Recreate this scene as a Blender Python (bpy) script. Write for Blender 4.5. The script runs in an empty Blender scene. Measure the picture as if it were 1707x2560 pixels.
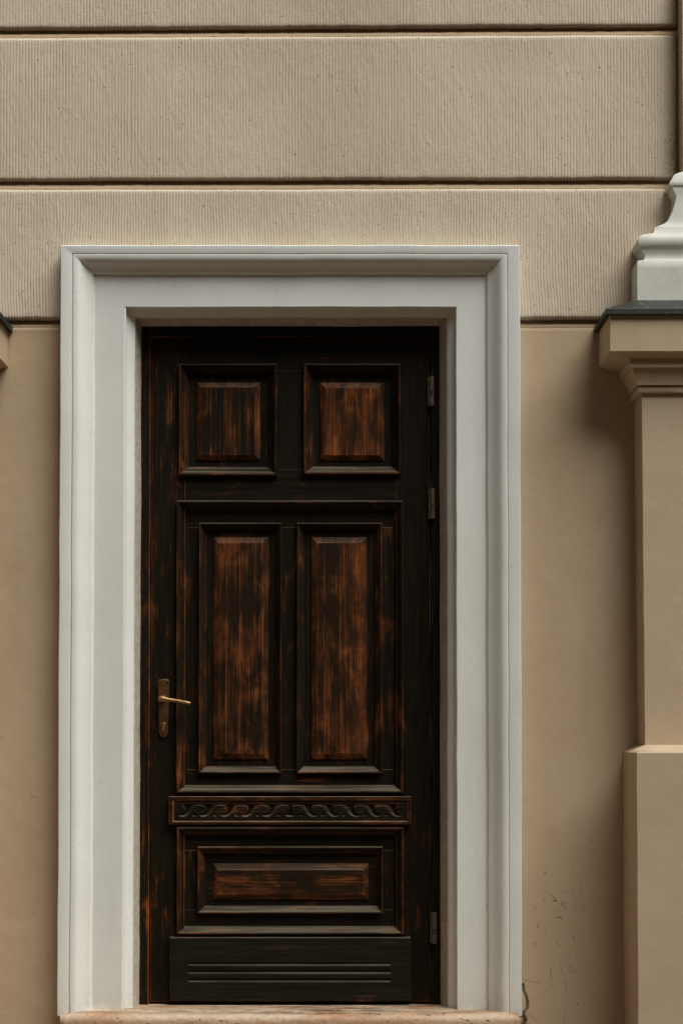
import bpy, bmesh, math, random
import numpy as np
from mathutils import Vector, noise

scene = bpy.context.scene
C = scene.collection
random.seed(7)
R_ = math.radians

# ---------------------------------------------------------------- camera
cam = bpy.data.cameras.new('camera')
cam.sensor_fit = 'HORIZONTAL'
cam.sensor_width = 24.0
cam.lens = 50.0
cam.shift_y = 0.27493
cam.clip_start = 0.05
cam.clip_end = 500.0
camo = bpy.data.objects.new('camera', cam)
camo.location = (0.0, -4.2675, 1.3300)
camo.rotation_euler = (R_(90 + 1.3), 0, 0)
C.objects.link(camo)
scene.camera = camo
scene.render.resolution_x, scene.render.resolution_y = 682, 1024

# ---------------------------------------------------------------- sky and sun (bright overcast, open sky up to the right)
SUN_AZ, SUN_EL = 47.0, 57.0          # degrees right of the facade's normal, above the horizon
sun_dir = Vector((math.sin(R_(SUN_AZ)) * math.cos(R_(SUN_EL)), -math.cos(R_(SUN_AZ)) * math.cos(R_(SUN_EL)), math.sin(R_(SUN_EL))))
w = bpy.data.worlds.new('World'); scene.world = w; w.use_nodes = True
wn, wl = w.node_tree.nodes, w.node_tree.links
wn.clear()
sky = wn.new('ShaderNodeTexSky'); sky.sky_type = 'NISHITA'; sky.sun_disc = False
sky.sun_elevation = R_(SUN_EL); sky.sun_rotation = math.atan2(sun_dir.x, sun_dir.y)
sky.air_density = 1.0; sky.dust_density = 4.0; sky.ozone_density = 1.0
hs = wn.new('ShaderNodeHueSaturation'); hs.inputs['Saturation'].default_value = 0.0
bg = wn.new('ShaderNodeBackground'); bg.inputs['Strength'].default_value = 0.05
wo = wn.new('ShaderNodeOutputWorld')
wl.new(sky.outputs[0], hs.inputs['Color']); wl.new(hs.outputs[0], bg.inputs['Color']); wl.new(bg.outputs[0], wo.inputs['Surface'])
sl = bpy.data.lights.new('sun', 'SUN'); sl.energy = 4.0; sl.angle = R_(44); sl.color = (0.985, 1.0, 0.945)
so = bpy.data.objects.new('sun', sl); C.objects.link(so)
so.rotation_euler = (-sun_dir).to_track_quat('-Z', 'Y').to_euler()
so.location = sun_dir * 8
vs = scene.view_settings
scene.display_settings.display_device = 'sRGB'
vs.view_transform = 'Standard'; vs.look = 'None'; vs.gamma = 1.0; vs.use_curve_mapping = False
vs.exposure = -0.05

# ---------------------------------------------------------------- node helpers
class NT:
    def __init__(s, name):
        s.m = bpy.data.materials.new(name); s.m.use_nodes = True
        s.t = s.m.node_tree; s.t.nodes.clear()
        s.out = s.t.nodes.new('ShaderNodeOutputMaterial')
        s.b = s.t.nodes.new('ShaderNodeBsdfPrincipled')
        s.t.links.new(s.b.outputs[0], s.out.inputs['Surface'])
    def n(s, kind, **kw):
        nd = s.t.nodes.new('ShaderNode' + kind)
        for k, v in kw.items(): setattr(nd, k, v)
        return nd
    def put(s, sock, v):
        if hasattr(v, 'is_linked') or isinstance(v, bpy.types.NodeSocket): s.t.links.new(v, sock)
        else: sock.default_value = v
    def math(s, op, a, b=0.0, c=0.0, clamp=False):
        nd = s.n('Math', operation=op, use_clamp=clamp)
        s.put(nd.inputs[0], a); s.put(nd.inputs[1], b); s.put(nd.inputs[2], c)
        return nd.outputs[0]
    def obj(s): return s.n('TexCoord').outputs['Object']
    def map(s, v, scale=(1, 1, 1), loc=(0, 0, 0), rot=(0, 0, 0)):
        nd = s.n('Mapping'); s.put(nd.inputs['Vector'], v)
        nd.inputs['Scale'].default_value = scale; nd.inputs['Location'].default_value = loc; nd.inputs['Rotation'].default_value = rot
        return nd.outputs[0]
    def noise(s, v, scale, detail=3.0, rough=0.55, dist=0.0):
        nd = s.n('TexNoise'); s.put(nd.inputs['Vector'], v)
        nd.inputs['Scale'].default_value = scale; nd.inputs['Detail'].default_value = detail
        nd.inputs['Roughness'].default_value = rough; nd.inputs['Distortion'].default_value = dist
        return nd.outputs['Fac']
    def ramp(s, f, stops, interp='LINEAR'):
        nd = s.n('ValToRGB'); s.put(nd.inputs[0], f); nd.color_ramp.interpolation = interp
        e = nd.color_ramp.elements
        while len(e) > 1: e.remove(e[-1])
        e[0].position = stops[0][0]; e[0].color = (*stops[0][1], 1)
        for p, c in stops[1:]:
            x = e.new(p); x.color = (*c, 1)
        return nd.outputs[0]
    def step(s, f, a, b):
        nd = s.n('MapRange', interpolation_type='SMOOTHSTEP'); s.put(nd.inputs[0], f)
        nd.inputs[1].default_value = a; nd.inputs[2].default_value = b
        return nd.outputs[0]
    def mix(s, f, a, b, blend='MIX'):
        nd = s.n('Mix', data_type='RGBA', blend_type=blend)
        s.put(nd.inputs[0], f)
        for i, v in ((6, a), (7, b)):
            s.put(nd.inputs[i], (*v, 1) if isinstance(v, tuple) and len(v) == 3 else v)
        return nd.outputs[2]
    def attr(s, name):
        nd = s.n('Attribute'); nd.attribute_name = name
        return nd.outputs['Fac']
    def rnd_vec(s, v, k=37.0):
        oi = s.n('ObjectInfo')
        cx = s.n('CombineXYZ')
        a = s.math('MULTIPLY', oi.outputs['Random'], k)
        s.put(cx.inputs[0], a); s.put(cx.inputs[1], s.math('MULTIPLY', a, 1.7)); s.put(cx.inputs[2], s.math('MULTIPLY', a, 2.3))
        va = s.n('VectorMath', operation='ADD'); s.put(va.inputs[0], v); s.put(va.inputs[1], cx.outputs[0])
        return va.outputs[0]
    def bump(s, h, dist, strength=1.0, nrm=None):
        nd = s.n('Bump'); s.put(nd.inputs['Height'], h)
        nd.inputs['Distance'].default_value = dist; nd.inputs['Strength'].default_value = strength
        if nrm is not None: s.put(nd.inputs['Normal'], nrm)
        return nd.outputs[0]
    def fin(s, col, rough=0.8, spec=0.3, nrm=None, metal=0.0):
        s.put(s.b.inputs['Base Color'], (*col, 1) if isinstance(col, tuple) else col)
        s.put(s.b.inputs['Roughness'], rough); s.put(s.b.inputs['Specular IOR Level'], spec); s.put(s.b.inputs['Metallic'], metal)
        if nrm is not None: s.put(s.b.inputs['Normal'], nrm)
        return s.m

def plaster(name, base, alt, dirt_col=(0.05, 0.035, 0.02), fine=0.0006, speck=0.0):
    t = NT(name); o = t.obj()
    big = t.noise(o, 2.2, 4, 0.6)
    mid = t.noise(o, 14, 4, 0.6)
    col = t.mix(t.step(t.math('ADD', t.math('MULTIPLY', big, 0.65), t.math('MULTIPLY', mid, 0.35)), 0.36, 0.64), base, alt)
    # faint vertical rain streaks
    st = t.noise(t.map(o, (1, 1, 0.05)), 16, 3, 0.6)
    col = t.mix(t.math('MULTIPLY', t.step(st, 0.52, 0.78), 0.24), col, tuple(c * 0.72 for c in base))
    d = t.attr('dirt')
    dn = t.noise(o, 120, 3, 0.6)
    col = t.mix(t.math('MULTIPLY', d, t.step(dn, 0.2, 0.6), clamp=True), col, dirt_col)
    sp = t.step(t.noise(o, 210, 1, 0.5), 0.745 - speck, 0.79 - speck)
    col = t.mix(t.math('MULTIPLY', sp, 0.55), col, tuple(c * 0.35 for c in base))
    h = t.math('ADD', t.math('MULTIPLY', t.noise(o, 300, 4, 0.65), 0.6), t.math('MULTIPLY', t.noise(o, 40, 3), 1.2))
    h = t.math('SUBTRACT', h, t.math('MULTIPLY', sp, 0.8))
    return t.fin(col, 0.88, 0.2, t.bump(h, fine * 1.6, 0.6))

def ribbed():
    t = NT('combed_plaster'); o = t.obj()
    big = t.noise(o, 1.8, 4, 0.6)
    base = t.mix(t.step(big, 0.35, 0.65), (0.67, 0.550, 0.422), (0.72, 0.605, 0.475))
    v = t.attr('valley')               # darker brown tone in the furrows
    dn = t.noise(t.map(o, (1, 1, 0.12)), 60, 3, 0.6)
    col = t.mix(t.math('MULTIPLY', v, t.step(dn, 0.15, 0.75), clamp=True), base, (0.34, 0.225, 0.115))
    sp = t.step(t.noise(t.map(o, (1, 1, 0.6)), 150, 2, 0.5), 0.69, 0.76)
    col = t.mix(t.math('MULTIPLY', sp, 0.7), col, (0.14, 0.10, 0.06))
    d = t.attr('dirt')
    col = t.mix(t.math('MULTIPLY', d, t.step(t.noise(o, 90, 3, 0.6), 0.15, 0.65), clamp=True), col, (0.16, 0.10, 0.055))
    h = t.math('ADD', t.noise(o, 380, 4, 0.7), t.math('MULTIPLY', t.noise(o, 130, 3, 0.6), 1.0))
    h = t.math('SUBTRACT', h, t.math('MULTIPLY', sp, 1.3))
    return t.fin(col, 0.9, 0.15, t.bump(h, 0.0011, 0.7))

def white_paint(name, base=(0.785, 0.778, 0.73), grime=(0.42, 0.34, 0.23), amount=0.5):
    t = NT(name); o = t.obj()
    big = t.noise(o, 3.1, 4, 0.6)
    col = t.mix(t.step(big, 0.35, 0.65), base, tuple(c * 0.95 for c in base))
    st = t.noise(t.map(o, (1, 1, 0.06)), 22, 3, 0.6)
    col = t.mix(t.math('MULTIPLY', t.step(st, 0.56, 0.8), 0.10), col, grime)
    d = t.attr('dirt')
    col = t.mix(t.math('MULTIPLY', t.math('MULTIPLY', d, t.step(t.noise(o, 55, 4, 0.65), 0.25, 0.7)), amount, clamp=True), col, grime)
    sp = t.step(t.noise(o, 170, 1, 0.5), 0.755, 0.79)
    col = t.mix(t.math('MULTIPLY', sp, 0.6), col, (0.18, 0.14, 0.09))
    h = t.math('ADD', t.math('MULTIPLY', t.noise(o, 240, 3, 0.6), 0.35), t.noise(t.map(o, (1, 1, 0.4)), 34, 3, 0.6))
    return t.fin(col, 0.62, 0.3, t.bump(h, 0.0012, 0.6))

def wood(name, along, stain_cols=((0.0062, 0.0051, 0.0030), (0.0118, 0.0086, 0.0047), (0.028, 0.0165, 0.0078))):
    # dark stain rubbed through to red-brown timber along the grain, on the arrises and in smears on the panels
    t = NT(name); oo = t.obj(); o = t.rnd_vec(oo)
    sq = {'x': lambda s: (s, 1, 1), 'z': lambda s: (1, 1, s)}[along]
    fine = t.noise(t.map(o, sq(0.016)), 380, 4, 0.65)
    med = t.noise(t.map(o, sq(0.05)), 85, 4, 0.6, 0.3)
    smear = t.noise(t.map(oo, sq(0.5)), 13, 5, 0.62, 0.9)
    streak = t.noise(t.map(oo, sq(0.11)), 30, 4, 0.6, 0.6)
    wear = t.attr('wear')
    v = t.math('ADD', t.math('MULTIPLY', smear, 0.80), t.math('MULTIPLY', streak, 0.36))
    v = t.math('ADD', v, t.math('MULTIPLY', fine, 0.42)); v = t.math('ADD', v, t.math('MULTIPLY', med, 0.28))
    v = t.math('ADD', v, t.math('MULTIPLY', wear, 0.30))
    worn = t.step(v, 0.985, 1.37)
    tone = t.math('ADD', t.math('MULTIPLY', fine, 0.5), t.math('MULTIPLY', t.noise(oo, 17, 3, 0.6), 0.6))
    timber = t.ramp(tone, [(0.38, (0.072, 0.021, 0.0070)), (0.53, (0.215, 0.058, 0.0150)), (0.70, (0.40, 0.125, 0.032))])
    stain = t.ramp(t.math('ADD', t.math('MULTIPLY', fine, 0.6), t.math('MULTIPLY', med, 0.4)), [(0.35, stain_cols[0]), (0.52, stain_cols[1]), (0.70, stain_cols[2])])
    stain = t.mix(t.math('MULTIPLY', t.step(wear, 0.1, 0.75), t.math('ADD', t.math('MULTIPLY', smear, 0.8), 0.1), clamp=True), stain, (0.060, 0.0235, 0.0105))
    col = t.mix(worn, stain, timber)
    pore = t.step(t.noise(t.map(o, sq(0.02)), 560, 2, 0.5), 0.53, 0.66)
    col = t.mix(t.math('MULTIPLY', pore, 0.48), col, (0.007, 0.005, 0.0035))
    dust = t.step(t.noise(oo, 240, 1, 0.5), 0.80, 0.82)
    col = t.mix(t.math('MULTIPLY', dust, 0.5), col, (0.35, 0.31, 0.25))
    # grey on up-facing faces: dust and weathering, with sky sheen painted in
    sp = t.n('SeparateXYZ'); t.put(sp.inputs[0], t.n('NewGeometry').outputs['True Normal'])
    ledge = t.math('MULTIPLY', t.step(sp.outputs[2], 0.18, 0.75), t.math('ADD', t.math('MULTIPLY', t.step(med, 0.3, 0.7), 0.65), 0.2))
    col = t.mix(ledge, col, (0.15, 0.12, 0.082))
    h = t.math('ADD', t.math('MULTIPLY', fine, 1.0), t.math('MULTIPLY', med, 0.5))
    return t.fin(col, t.math('ADD', t.math('MULTIPLY', fine, 0.25), 0.36), 0.10, t.bump(h, 0.0011, 0.6))

def stone(name):
    t = NT(name); o = t.obj()
    a = t.noise(t.map(o, (0.5, 1, 1)), 9, 5, 0.65, 0.6)
    col = t.ramp(a, [(0.30, (0.40, 0.20, 0.10)), (0.44, (0.54, 0.35, 0.22)), (0.56, (0.62, 0.47, 0.34)), (0.70, (0.46, 0.25, 0.13))])
    vein = t.step(t.math('ABSOLUTE', t.math('SUBTRACT', t.noise(o, 26, 4, 0.7, 1.5), 0.5)), 0.018, 0.0)
    col = t.mix(t.math('MULTIPLY', vein, 0.5), col, (0.20, 0.095, 0.05))
    pit = t.step(t.noise(t.map(o, (0.6, 1, 1)), 75, 3, 0.6), 0.62, 0.70)
    col = t.mix(t.math('MULTIPLY', pit, 0.75), col, (0.06, 0.04, 0.025))
    d = t.attr('dirt')
    col = t.mix(t.math('MULTIPLY', d, t.step(t.noise(t.map(o, (0.35, 1, 1)), 30, 4, 0.65), 0.35, 0.6), clamp=True), col, (0.05, 0.036, 0.024))
    h = t.math('SUBTRACT', t.noise(o, 120, 4, 0.6), t.math('MULTIPLY', pit, 1.4))
    return t.fin(col, 0.55, 0.35, t.bump(h, 0.0022, 0.7))

def metal(name, base, rough, spots=(0.5, 0.42, 0.25), amount=0.0, met=1.0):
    t = NT(name); o = t.obj()
    a = t.noise(o, 60, 4, 0.6)
    col = t.mix(t.step(a, 0.35, 0.7), base, tuple(c * 0.62 for c in base))
    if amount:
        s = t.step(t.noise(o, 95, 2, 0.5), 0.72 - amount * 0.1, 0.75 - amount * 0.1)
        col = t.mix(t.math('MULTIPLY', s, 0.8), col, spots)
    return t.fin(col, t.math('ADD', t.math('MULTIPLY', a, 0.25), rough), 0.4, t.bump(t.noise(o, 160, 3), 0.0006, 0.4), met)

def plain(name, col, rough=0.8, spec=0.2):
    t = NT(name); o = t.obj()
    c = t.mix(t.noise(o, 7, 4), tuple(x * 0.85 for x in col), tuple(x * 1.12 for x in col))
    return t.fin(c, rough, spec, t.bump(t.noise(o, 90, 3), 0.002, 0.4))

M = dict(
    lower=plaster('smooth_beige_plaster', (0.50, 0.362, 0.235), (0.535, 0.40, 0.27)),
    pil=plaster('pilaster_plaster', (0.51, 0.378, 0.25), (0.545, 0.415, 0.285), fine=0.0005),
    joint=plaster('joint_plaster', (0.45, 0.32, 0.20), (0.50, 0.365, 0.235), fine=0.0012, speck=0.05),
    rib=ribbed(),
    white=white_paint('white_masonry_paint'),
    cream=white_paint('aged_white_paint', (0.68, 0.665, 0.60), (0.36, 0.30, 0.20), 0.6),
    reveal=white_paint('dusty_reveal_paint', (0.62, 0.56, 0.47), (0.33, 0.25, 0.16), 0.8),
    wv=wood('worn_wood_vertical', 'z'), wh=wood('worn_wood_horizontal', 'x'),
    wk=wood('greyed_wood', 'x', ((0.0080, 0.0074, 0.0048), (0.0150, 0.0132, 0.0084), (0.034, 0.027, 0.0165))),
    stone=stone('pitted_limestone'),
    flash=metal('dark_green_sheet_metal', (0.017, 0.021, 0.015), 0.40, (0.36, 0.30, 0.19), 0.42, 0.0),
    brass=metal('tarnished_brass', (0.17, 0.135, 0.08), 0.45, met=0.6),
    bronze=metal('brown_bronze', (0.20, 0.105, 0.045), 0.36, met=0.85),
    lever=metal('satin_bronze', (0.40, 0.24, 0.11), 0.36, met=0.9),
    key=metal('bright_brass', (0.62, 0.42, 0.17), 0.25, met=0.95),
    dark=plain('black_void', (0.008, 0.007, 0.006), 0.7, 0.1),
    pave=plain('dark_pavement', (0.080, 0.054, 0.031), 0.85),
    core=plain('rough_masonry', (0.35, 0.27, 0.2), 0.95),
)

# ---------------------------------------------------------------- object helpers
def thing(name, label, cat, loc, group=None):
    o = bpy.data.objects.new(name, None); C.objects.link(o); o.location = loc
    o.empty_display_size = 0.1
    o['label'] = label; o['category'] = cat; o['kind'] = 'thing'
    if group: o['group'] = group
    return o
BASE = {}
def root_loc(p):
    l = Vector((0, 0, 0))
    while p is not None:
        l += p.location; p = p.parent
    return l
def obj(name, V, F, mat, parent=None, smooth=False, attrs=None, label=None, auto=None):
    """One mesh object; V are world positions, stored relative to the parent's base."""
    V = np.asarray(V, dtype=np.float64).reshape(-1, 3)
    me = bpy.data.meshes.new(name)
    if parent is not None: V = V - np.array(root_loc(parent))
    if isinstance(F, np.ndarray):
        n = len(F)
        me.vertices.add(len(V)); me.vertices.foreach_set('co', V.ravel())
        me.loops.add(n * 4); me.loops.foreach_set('vertex_index', F.ravel().astype(np.int32))
        me.polygons.add(n); me.polygons.foreach_set('loop_start', np.arange(0, n * 4, 4, dtype=np.int32))
        me.update(calc_edges=True)
    else:
        me.from_pydata(V.tolist(), [], F); me.update()
    if smooth: me.polygons.foreach_set('use_smooth', [True] * len(me.polygons))
    for k, a in (attrs or {}).items():
        at = me.attributes.new(k, 'FLOAT', 'POINT'); at.data.foreach_set('value', np.asarray(a, dtype=np.float32).ravel())
    me.materials.append(M[mat])
    o = bpy.data.objects.new(name, me); C.objects.link(o)
    if parent is not None: o.parent = parent
    if label: o['label'] = label
    if auto is not None:
        me.polygons.foreach_set('use_smooth', [True] * len(me.polygons))
        me.set_sharp_from_angle(angle=R_(auto))
    return o
def fix_normals(o):
    bm = bmesh.new(); bm.from_mesh(o.data); bmesh.ops.recalc_face_normals(bm, faces=bm.faces); bm.to_mesh(o.data); bm.free()
def box(x0, x1, y0, y1, z0, z1):
    V = [(x, y, z) for z in (z0, z1) for y in (y0, y1) for x in (x0, x1)]
    return V, [[0, 2, 3, 1], [4, 5, 7, 6], [0, 1, 5, 4], [2, 6, 7, 3], [0, 4, 6, 2], [1, 3, 7, 5]]
def bevel_box(x0, x1, y0, y1, z0, z1, b=0.0015, wear=0.8, base=0.0):
    """Box whose front (-y) arrises are chamfered; returns verts, faces, wear per vertex."""
    V, F, W = [], [], []
    def ring(d, y, wv):
        i = len(V); V.extend([(x0 + d, y, z0 + d), (x1 - d, y, z0 + d), (x1 - d, y, z1 - d), (x0 + d, y, z1 - d)]); W.extend([wv] * 4); return i
    r = [ring(0, y1, base), ring(0, y0 + b, base + wear * 0.6), ring(b, y0, base + wear), ring(b * 2.2, y0, base)]
    for a, c in zip(r, r[1:]):
        for k in range(4): F.append([a + k, a + (k + 1) % 4, c + (k + 1) % 4, c + k])
    c = r[-1]; F.append([c, c + 1, c + 2, c + 3])
    return V, F, W
def wob(v, amp=0.0008, sc=7.0, seed=0.0):
    p = Vector(v) * sc + Vector((seed, seed * 1.3, 0))
    return amp * noise.noise(p), amp * noise.noise(p + Vector((31.4, 7, 3))), amp * noise.noise(p + Vector((3, 57.7, 11)))

def vnoise(x, z, seed=0):
    """Smooth 2-D value noise on arrays, range about -1..1."""
    rs = np.random.RandomState(seed); T = rs.rand(256, 256) * 2 - 1
    xi = np.floor(x).astype(int); zi = np.floor(z).astype(int)
    fx = x - xi; fz = z - zi
    fx = fx * fx * (3 - 2 * fx); fz = fz * fz * (3 - 2 * fz)
    g = lambda a, b: T[a % 256, b % 256]
    return (g(xi, zi) * (1 - fx) + g(xi + 1, zi) * fx) * (1 - fz) + (g(xi, zi + 1) * (1 - fx) + g(xi + 1, zi + 1) * fx) * fz
def seg_dist(px, pz, a, b):
    ax, az = a; bx, bz = b
    dx, dz = bx - ax, bz - az; L = dx * dx + dz * dz + 1e-12
    t = np.clip(((px - ax) * dx + (pz - az) * dz) / L, 0, 1)
    return np.hypot(px - ax - t * dx, pz - az - t * dz)
def grid_faces(nr, nc, keep=None):
    i = np.arange(nr * nc).reshape(nr, nc)
    q = np.stack([i[:-1, :-1], i[:-1, 1:], i[1:, 1:], i[1:, :-1]], -1)
    return q[keep] if keep is not None else q.reshape(-1, 4)

# ================================================================= LARGE STRUCTURE
V, F = box(-40, 40, -60, 0.4, -0.3, 0.0)
pv = obj('pavement', V, F, 'pave'); pv['kind'] = 'structure'

XB = -0.1146                      # middle of the bay between the two pilasters
XR_END = 1.0198      # where the courses meet the upper pilaster
XL_END = 2 * XB - XR_END
CAS_L, CAS_R, CAS_T = -0.8490 + 0.02, 0.5390 - 0.02, 2.8022 - 0.012

facade = thing('facade_wall', 'beige plastered house wall, combed in courses above and smooth below, around the white door surround', 'wall', (XB, 0.0, 0.0))
for (a, b, c, d) in ((-3.2, CAS_L + 0.13, 0.0, 3.65), (CAS_R - 0.13, 3.2, 0.0, 3.65), (CAS_L + 0.13, CAS_R - 0.13, 2.6100, 3.65)):
    V, F = box(a, b, 0.045, 0.42, c, d)
    obj('wall_core', V, F, 'core', facade)
V, F = box(CAS_L - 0.1, CAS_R + 0.1, 0.425, 0.45, 0.0, 3.4)
obj('wall_core', V, F, 'core', facade)  # backing added across the doorway against light leaks, no real wall there

# ---- combed plaster courses: real ridges
def course(name, z0, z1, tilt, pitch, amp, wavy, seed, label, rough_bottom=0.0):
    xs = np.arange(XL_END, XR_END, pitch / 8.0)
    nz = max(12, int((z1 - z0) / 0.0085))
    zs = np.linspace(0, 1, nz)
    Xg, Tg = np.meshgrid(xs, zs)
    u = (Xg - XB) / 2.0
    lo = z0 + tilt[0] * u; hi = z1 + tilt[1] * u
    # uneven hand-struck edges
    lo = lo + 0.0016 * vnoise(Xg * 9, Xg * 0 + 1.5, seed + 1) + 0.0012 * vnoise(Xg * 60, Xg * 0 + 4.5, seed + 2)
    hi = hi + 0.0010 * vnoise(Xg * 7, Xg * 0 + 9.5, seed + 3)
    Zg = lo + (hi - lo) * Tg
    stroke = np.floor((Xg + 0.05 * vnoise(Zg * 1.3, Xg * 0.0, seed + 5)) / 0.21)           # widths of the comb
    ph = wavy * vnoise(Xg * 5, Zg * 5.5, seed + 7) + 0.35 * wavy * vnoise(Xg * 16, Zg * 14, seed + 8)
    ph = ph + pitch * 0.8 * vnoise(stroke + 0.5, stroke * 0 + 0.5, seed + 9) + wavy * 1.2 * (Tg - 0.5) * vnoise(stroke + 0.5, stroke * 0 + 7.5, seed + 10)
    s = np.abs(np.sin(np.pi * (Xg + ph) / pitch)) ** 0.5
    A = amp * (0.80 + 0.35 * vnoise(Xg * 11, Zg * 6, seed + 11))
    A = A * (1 - 0.92 * np.clip(1 - (Tg * (z1 - z0)) / 0.028, 0, 1) * np.clip(rough_bottom + 1.2 * vnoise(Xg * 3, Xg * 0 + 3.3, seed + 12), 0, 1))
    A = A * (1 - 0.65 * np.clip(vnoise(Xg * 4.5, Zg * 6, seed + 13) * 2 - 0.7, 0, 1))
    edge = np.clip((XR_END - 0.035 - Xg) / 0.05, 0.0, 1)
    if label: A = A * edge
    Yg = -0.009 - s * A + 0.0002 * vnoise(Xg * 26, Zg * 26, seed + 14) + 0.0004 * vnoise(Xg * 120, Zg * 60, seed + 15)
    # arris rounding and the outer end turning back
    dz = np.minimum(Zg - lo, hi - Zg)
    Yg = Yg + 0.0018 * np.clip(1 - dz / 0.0022, 0, 1)
    Yg = Yg + 0.010 * np.clip(1 - (XR_END - Xg) / 0.022, 0, 1) ** 2
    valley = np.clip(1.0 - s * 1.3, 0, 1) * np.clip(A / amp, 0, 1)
    dirt = np.clip(0.25 * vnoise(Xg * 3, Zg * 3, seed + 16) - 0.05, 0, 1)
    dirt = dirt + 0.85 * np.clip(1 - (XR_END - Xg) / 0.05, 0, 1) * (0.7 + 0.3 * vnoise(Xg * 30, Zg * 9, seed + 17))  # brown tone deepens towards the right end
    dirt = dirt + 0.2 * np.clip(1 - dz / 0.003, 0, 1) * (Tg < 0.5)
    # returns into the joints above and below
    def row(r, y, dzv):
        return np.stack([Xg[r], np.full_like(Xg[r], y), Zg[r] + dzv], -1)
    front = np.stack([Xg, Yg, Zg], -1)
    allv = np.concatenate([row(0, 0.04, 0.001)[None], front, row(-1, 0.04, 0.002)[None]], 0)
    nr, nc = allv.shape[:2]
    cx = (allv[:-1, :-1, 0] + allv[1:, 1:, 0]) / 2; cz = (allv[:-1, :-1, 2] + allv[1:, 1:, 2]) / 2
    keep = ~((cx > CAS_L) & (cx < CAS_R) & (cz < CAS_T))
    pad = lambda a, e: np.concatenate([np.full((1, nc), e), a, np.full((1, nc), e)], 0)
    return obj(name, allv, grid_faces(nr, nc, keep), 'rib', facade, True, dict(valley=pad(valley, 0.2), dirt=pad(np.clip(dirt, 0, 1), 0.4)), label)

PIT = 0.00935
course('plaster_course', 3.4647, 3.4647 + 0.42, (0.010, 0.010), PIT, 0.0015, 0.0008, 11, 'topmost combed plaster course, cut by the top edge')
course('plaster_course', 2.9995, 3.4354, (0.003, 0.010), PIT, 0.0015, 0.0008, 23, 'broad combed plaster course between the two long joints', 0.5)
course('plaster_course', 2.5766, 2.9691, (0.002, 0.003), PIT * 0.93, 0.0019, 0.0058, 37, 'wavy combed plaster course directly above the door surround')

# ---- recessed joints between the courses
def joint(x0, x1, zt, zb, tilt, seed, yb=-0.009):
    n = max(8, int((x1 - x0) / 0.012)); prof = [(0.036, 0.012), (0.034, -0.010), (0.031, -0.016), (0.016, None), (0.000, None)]
    V, D = [], []
    for i in range(n + 1):
        x = x0 + (x1 - x0) * i / n; u = (x - XB) / 2
        wv = 0.002 * noise.noise((x * 9, seed, 0)); w2 = 0.0014 * noise.noise((x * 35, seed, 5))
        tz, bz = zt + tilt[0] * u, zb + tilt[1] * u
        pts = [(yb + 0.018, tz + 0.01), (yb + 0.017 + wv, tz - 0.004), (yb + 0.013 + wv + w2, tz - (tz - bz) * 0.36), (yb + 0.0065 + w2, tz - (tz - bz) * 0.58), (yb + 0.0025 + w2 * 0.5, tz - (tz - bz) * 0.82), (yb + 0.0012, bz + wv * 0.2), (yb + 0.006, bz - 0.01)]
        V += [(x, y, z) for y, z in pts]
        dd = 0.5 + 0.5 * noise.noise((x * 14, seed, 9))
        D += [0.7, 0.45 * dd + 0.15, 0.3 * dd, 0.05, 0.0, 0.0, 0.0]
    k = 7
    F = [[i * k + j, i * k + j + 1, (i + 1) * k + j + 1, (i + 1) * k + j] for i in range(n) for j in range(k - 1)]
    o = obj('joint', V, F, 'joint', facade, True, dict(dirt=D)); fix_normals(o)
joint(XL_END, XR_END + 0.02, 3.4647, 3.4354, (0.010, 0.010), 1.0)
joint(XL_END, XR_END + 0.02, 2.9995, 2.9691, (0.003, 0.003), 2.0)
joint(XL_END, CAS_L, 2.5766, 2.5540, (0.002, 0.0), 3.0, -0.001)
joint(CAS_R, XR_END, 2.5766, 2.5540, (0.002, 0.0), 4.0, -0.001)

# ---- smooth lower wall, left and right of the door; the right one carries scuffs and cracks
def lower(x0, x1, z0, z1, dx, dz, seed, strokes=(), label=None, zfine=None):
    lip = 1.0; nx = int((x1 - x0) / dx) + 1
    zs = np.linspace(z0, z1, int((z1 - z0) / dz) + 1)
    if zfine: zs = np.concatenate([np.linspace(z0, zfine, int((zfine - z0) / 0.0019)), np.linspace(zfine, z1, int((z1 - zfine) / dz))[1:]])
    nz = len(zs)
    Xg, Zg = np.meshgrid(np.linspace(x0, x1, nx), zs)
    Y = 0.0012 * vnoise(Xg * 6, Zg * 5, seed) + 0.0005 * vnoise(Xg * 30, Zg * 26, seed + 1)
    top = lip * np.clip(1 - (z1 - Zg) / 0.007, 0, 1)
    Zg = Zg + lip * 0.0016 * vnoise(Xg * 12, Xg * 0 + 2.5, seed + 2) * np.clip(1 - (z1 - Zg) / 0.05, 0, 1)
    Y = Y + 0.006 * top ** 2 - lip * 0.0022 * np.clip(1 - (z1 - Zg) / 0.02, 0, 1)
    D = np.clip(0.12 * vnoise(Xg * 5, Zg * 4, seed + 3), 0, 1) * 0.4
    for pts, wd, s, depth in strokes:
        for a, b in zip(pts, pts[1:]):
            d = seg_dist(Xg, Zg, a, b)
            k_ = 1.0 if depth > 0.004 else 0.62
            m = k_ ** 0.5 * np.clip(1 - (d - wd * k_ * 0.4) / (wd * k_ * 0.6 + 0.0006), 0, 1)
            D = np.maximum(D, s * m * (0.75 + 0.25 * vnoise(Xg * 160, Zg * 160, seed + 4)))
            Y = np.maximum(Y, depth * m) if depth else Y
    front = np.stack([Xg, Y, Zg], -1)
    if lip:
        back = np.stack([Xg[-1], np.full(nx, 0.05), Zg[-1]], -1)[None]
        front = np.concatenate([front, back], 0); D = np.concatenate([D, D[-1:]], 0)
    obj('lower_wall', front, grid_faces(front.shape[0], nx), 'lower', facade, True, dict(dirt=D), label)
def pts(*a): return [(p[0], p[2]) for p in a]
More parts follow.
